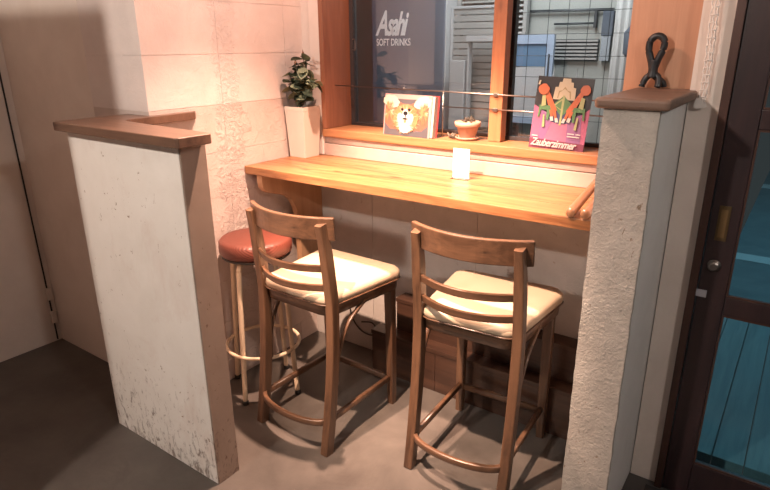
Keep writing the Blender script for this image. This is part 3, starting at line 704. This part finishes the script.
# ------------------------------------------------------------------ passage behind the window
struct(obj('wall_passage', bx(-1.6, 1.735, 1.42, 1.52, 0, 2.75), M['wallo']), 'dim grey wall across the passage behind the window', 'wall')
struct(obj('wall_passage_side', bx(-1.7, -1.6, .12, 1.52, 0, 2.75), M['wallo']), 'grey side wall of the passage behind the window', 'wall')
struct(obj('wall_passage_end', bx(1.66, 1.735, .205, 1.42, 0, 2.75), M['wallo']), 'grey end wall of the passage behind the window', 'wall')
struct(obj('floor_passage', bx(-1.6, 1.735, .12, 1.42, -.1, 0), M['floor']), 'dim floor of the passage behind the window', 'floor')
struct(obj('ceiling_passage', bx(-1.7, 1.735, .12, 1.52, 2.65, 2.75), M['wallo']), 'ceiling of the passage behind the window', 'ceiling')
dc = empty('drinks_cabinet', (-.19, 1.21, 0)); tag(dc, 'blue-grey drinks cabinet with white brand lettering seen through the window', 'cabinet')
obj('body', bx(-.295, .285, -.0, .20, .02, 2.05, bev=.006), M['gwhite'], dc)
obj('side_panel', bx(-.288, .278, -.012, -.0005, .04, 2.03, bev=.004), M['blue'], dc)
text('A', dc, (-.252, -.0135, 1.598), .215, M['wht'], .42, .62, .005, 1, 'lettering'); text('sahi', dc, (-.166, -.0135, 1.598), .200, M['wht'], .42, .58, .006, .86, 'lettering')
text('SOFT DRINKS', dc, (-.250, -.0135, 1.530), .062, M['wht'], 0, .74, .001, .98, 'lettering')
ls = empty('louvre_shutter', (.33, 1.36, 0)); tag(ls, 'grey louvred shutter of thin horizontal slats behind the left pane', 'shutter')
for i in range(34):
    z = .95+i*.031; bm = box(new(), -.205, .215, -.014, .014, -.0022, .0022); bmesh.ops.rotate(bm, verts=bm.verts, matrix=Matrix.Rotation(math.radians(38), 3, 'X'))
    if i == 0: sb = obj('slat', bm, M['slat'], ls); sb.location = (0, 0, z)
    else:
        bm.free(); o = sb.copy(); C.objects.link(o); o.parent = ls; o.location = (0, 0, z)
obj('frame', box(box(new(), -.232, -.208, -.022, .022, .9, 2.05), .217, .24, -.022, .022, .9, 2.05), M['slat'], ls)
pn = empty('slatted_screen', (.305, 1.27, 0)); tag(pn, 'pale slatted screen in front of the louvred shutter', 'screen')
obj('frame', box(box(box(new(), -.205, -.190, -.012, .012, 1.0, 1.76), .15, .158, -.012, .012, 1.0, 1.76), -.19, .15, -.012, .012, 1.745, 1.76), M['gwhite'], pn)
for i in range(18): obj('slat', bx(-.189, .149, -.004, .004, 1.03+i*.040, 1.03+i*.040+.034), M['slat'], pn)
wc = empty('white_cabinet', (.33, 1.16, 0)); tag(wc, 'pale narrow cabinet with an open shelf seen behind the small pot', 'cabinet')
obj('body', bx(-.155, -.055, -.03, .05, .02, 1.44, bev=.004), M['gwhite'], wc); obj('post', bx(-.045, -.030, -.02, .02, .02, 1.58, bev=.002), M['gwhite'], wc); obj('shelf', bx(-.045, .20, -.04, .05, 1.55, 1.585, bev=.002), M['gwhite'], wc); obj('post', bx(.185, .20, -.02, .02, .02, 1.549, bev=.002), M['gwhite'], wc)
bw = empty('blue_frame', (.665, 1.22, 1.08)); tag(bw, 'light blue framed panel behind the right pane', 'frame')
obj('frame', box(box(box(new(), -.135, .135, -.012, .012, .455, .505), .095, .135, -.012, .012, 0, .455), -.135, .095, -.012, .012, 0, .04), M['lblue'], bw)
obj('panel', bx(-.135, .095, -.004, .006, .33, .455), M['mblue'], bw); obj('panel', bx(-.135, .095, -.004, .006, .04, .325), M['gwhite'], bw); obj('handle', bx(.108, .116, -.018, -.012, .27, .40), M['dgrey'], bw)
obj('leg', bx(-.13, -.10, -.012, .012, -1.08, 0), M['lblue'], bw); obj('leg', bx(.10, .13, -.012, .012, -1.08, 0), M['lblue'], bw)
rk = empty('rail_rack', (.82, 1.40, 0)); tag(rk, 'dark steel rack with a hanging box above the blue frame', 'rack')
obj('bar', tube(new(), [(-.27, 0, 1.72), (.24, 0, 1.715)], .008, 8), M['dgrey'], rk, True); obj('bar', tube(new(), [(-.10, 0, 1.645), (.145, 0, 1.645)], .006, 8), M['dgrey'], rk, True)
obj('post', bx(.135, .150, -.012, .012, 1.62, 1.712), M['dgrey'], rk); obj('hanging_box', bx(.185, .245, -.02, .015, 1.575, 1.707, bev=.004), M['cloth'], rk); obj('lower_box', bx(.19, .24, -.018, .012, 1.44, 1.573), plain('slate_blue', (.26, .29, .32), .6), rk)
vl = empty('vent_louvre', (.81, 1.405, 0)); tag(vl, 'dark vent louvre under the steel rack', 'vent')
obj('backing', bx(-.13, .18, .002, .012, 1.44, 1.56), M['dgrey'], vl)
for i in range(6): obj('slat', bx(-.13, .18, -.012, .001, 1.445+i*.020, 1.456+i*.020), M['slat'], vl)
ag = empty('pale_agave', (.90, 1.02, 0)); tag(ag, 'pale spiky leaves rising behind the illustrated book', 'plant')
for dx, tx, h_ in ((-.06, .045, 1.43), (.06, .05, 1.41), (0, -.02, 1.33)):
    bm = new(); v0, v1, v2 = (dx-.026, 0, 1.02), (dx+.026, 0, 1.02), (dx+tx, .0, h_)
    a = [bm.verts.new(p) for p in (v0, v1, v2)]; d_ = [bm.verts.new((p[0], p[1]+.006, p[2])) for p in (v0, v1, v2)]
    bm.faces.new(a); bm.faces.new(d_[::-1])
    for i in range(3): bm.faces.new((a[i], a[(i+1) % 3], d_[(i+1) % 3], d_[i]))
    obj('leaf', bm, M['gwhite'], ag)
obj('pot', lathe(new(), [(.09, 0), (.12, .9), (.13, 1.03), (.10, 1.03), (.01, 1.02)], n=20), M['dgrey'], ag, True)
cn = empty('pale_curtain', (1.17, 1.40, 0)); tag(cn, 'pale grey hanging curtain behind the right pane', 'curtain')
bm = new(); pts = [(-.10+i*.006, .012*math.sin(i*.9)) for i in range(42)]
for (x, y), (x2, y2) in zip(pts, pts[1:]):
    bm.faces.new([bm.verts.new(p) for p in ((x, y, .3), (x2, y2, .3), (x2, y2, 2.3), (x, y, 2.3))])
bmesh.ops.remove_doubles(bm, verts=bm.verts, dist=.0001); bmesh.ops.solidify(bm, geom=list(bm.faces), thickness=.002); obj('cloth', bm, M['curt'], cn, True); obj('pole', tube(new(), [(-.14, 0, 2.31), (.19, 0, 2.31)], .009, 8), M['dgrey'], cn)
jk = empty('hanging_garment', (1.215, 1.30, 1.46)); tag(jk, 'dark slate garment hanging on a hook at the right pane', 'garment')
bm = new(); prism(bm, [(-.055, .02), (-.060, .13), (-.03, .165), (-.012, .185), (-.016, .205), (.0, .225), (.012, .205), (.014, .185), (.045, .155), (.065, .12), (.060, .02), (.03, .0), (.0, .01), (-.03, .0)], -.02, .02, 'y'); bevel(bm, .008); obj('cloth', bm, M['cloth'], jk, True)
obj('hook', tube(new(), spline([(0, 0, .22), (.002, 0, .26), (.015, .01, .28), (.03, .04, .27), (.03, .072, .27)], 4), .003, 6), M['dgrey'], jk, True)

# ------------------------------------------------------------------ lamps (above the frame)
def spot_body(p, label, tilt):
    sp = empty('spot_lamp', p); tag(sp, label, 'lamp', 'black ceiling spot lamps')
    f = new(); lathe(f, [(.060, .01), (.062, .03), (.045, .11), (.020, .14)], n=24)
    bot = [fc for fc in f.faces if all(v.co.z < .011 for v in fc.verts)]; bmesh.ops.delete(f, geom=bot, context='FACES_ONLY')
    bmesh.ops.rotate(f, verts=f.verts, matrix=Matrix.Rotation(tilt, 3, 'X'))
    obj('shade', f, M['black'], sp, True); obj('stem', tube(new(), [(0, -math.sin(tilt)*.14, math.cos(tilt)*.13), (0, -math.sin(tilt)*.14, 2.75-p[2])], .008, 8), M['black'], sp, True)
    obj('canopy', lathe(new(), [(.05, 2.73-p[2]), (.05, 2.75-p[2])], (0, -math.sin(tilt)*.14, 0), 20), M['black'], sp, True)
spot_body(KEY, 'small black ceiling spot lamp directly over the counter', 0)
spot_body(SEAT, 'small black ceiling spot lamp over the floor behind the chairs', .4)
for p, lab in ((FILL, 'pendant lamp with open white shade left behind the viewpoint'), (SIDE, 'added fill lamp with open white shade to the far right')):
    rl = empty('room_lamp', p); tag(rl, lab, 'lamp', 'white pendant lamps of the room')
    f = new(); lathe(f, [(.15, .02), (.10, .12), (.02, .15)], n=24)
    top = [fc for fc in f.faces if all(v.co.z < .021 for v in fc.verts)]; bmesh.ops.delete(f, geom=top, context='FACES_ONLY')
    obj('shade', f, M['ceramic'], rl, True); obj('cord', tube(new(), [(0, 0, .15), (0, 0, 2.75-p[2])], .004, 6), M['rubber'], rl, True)
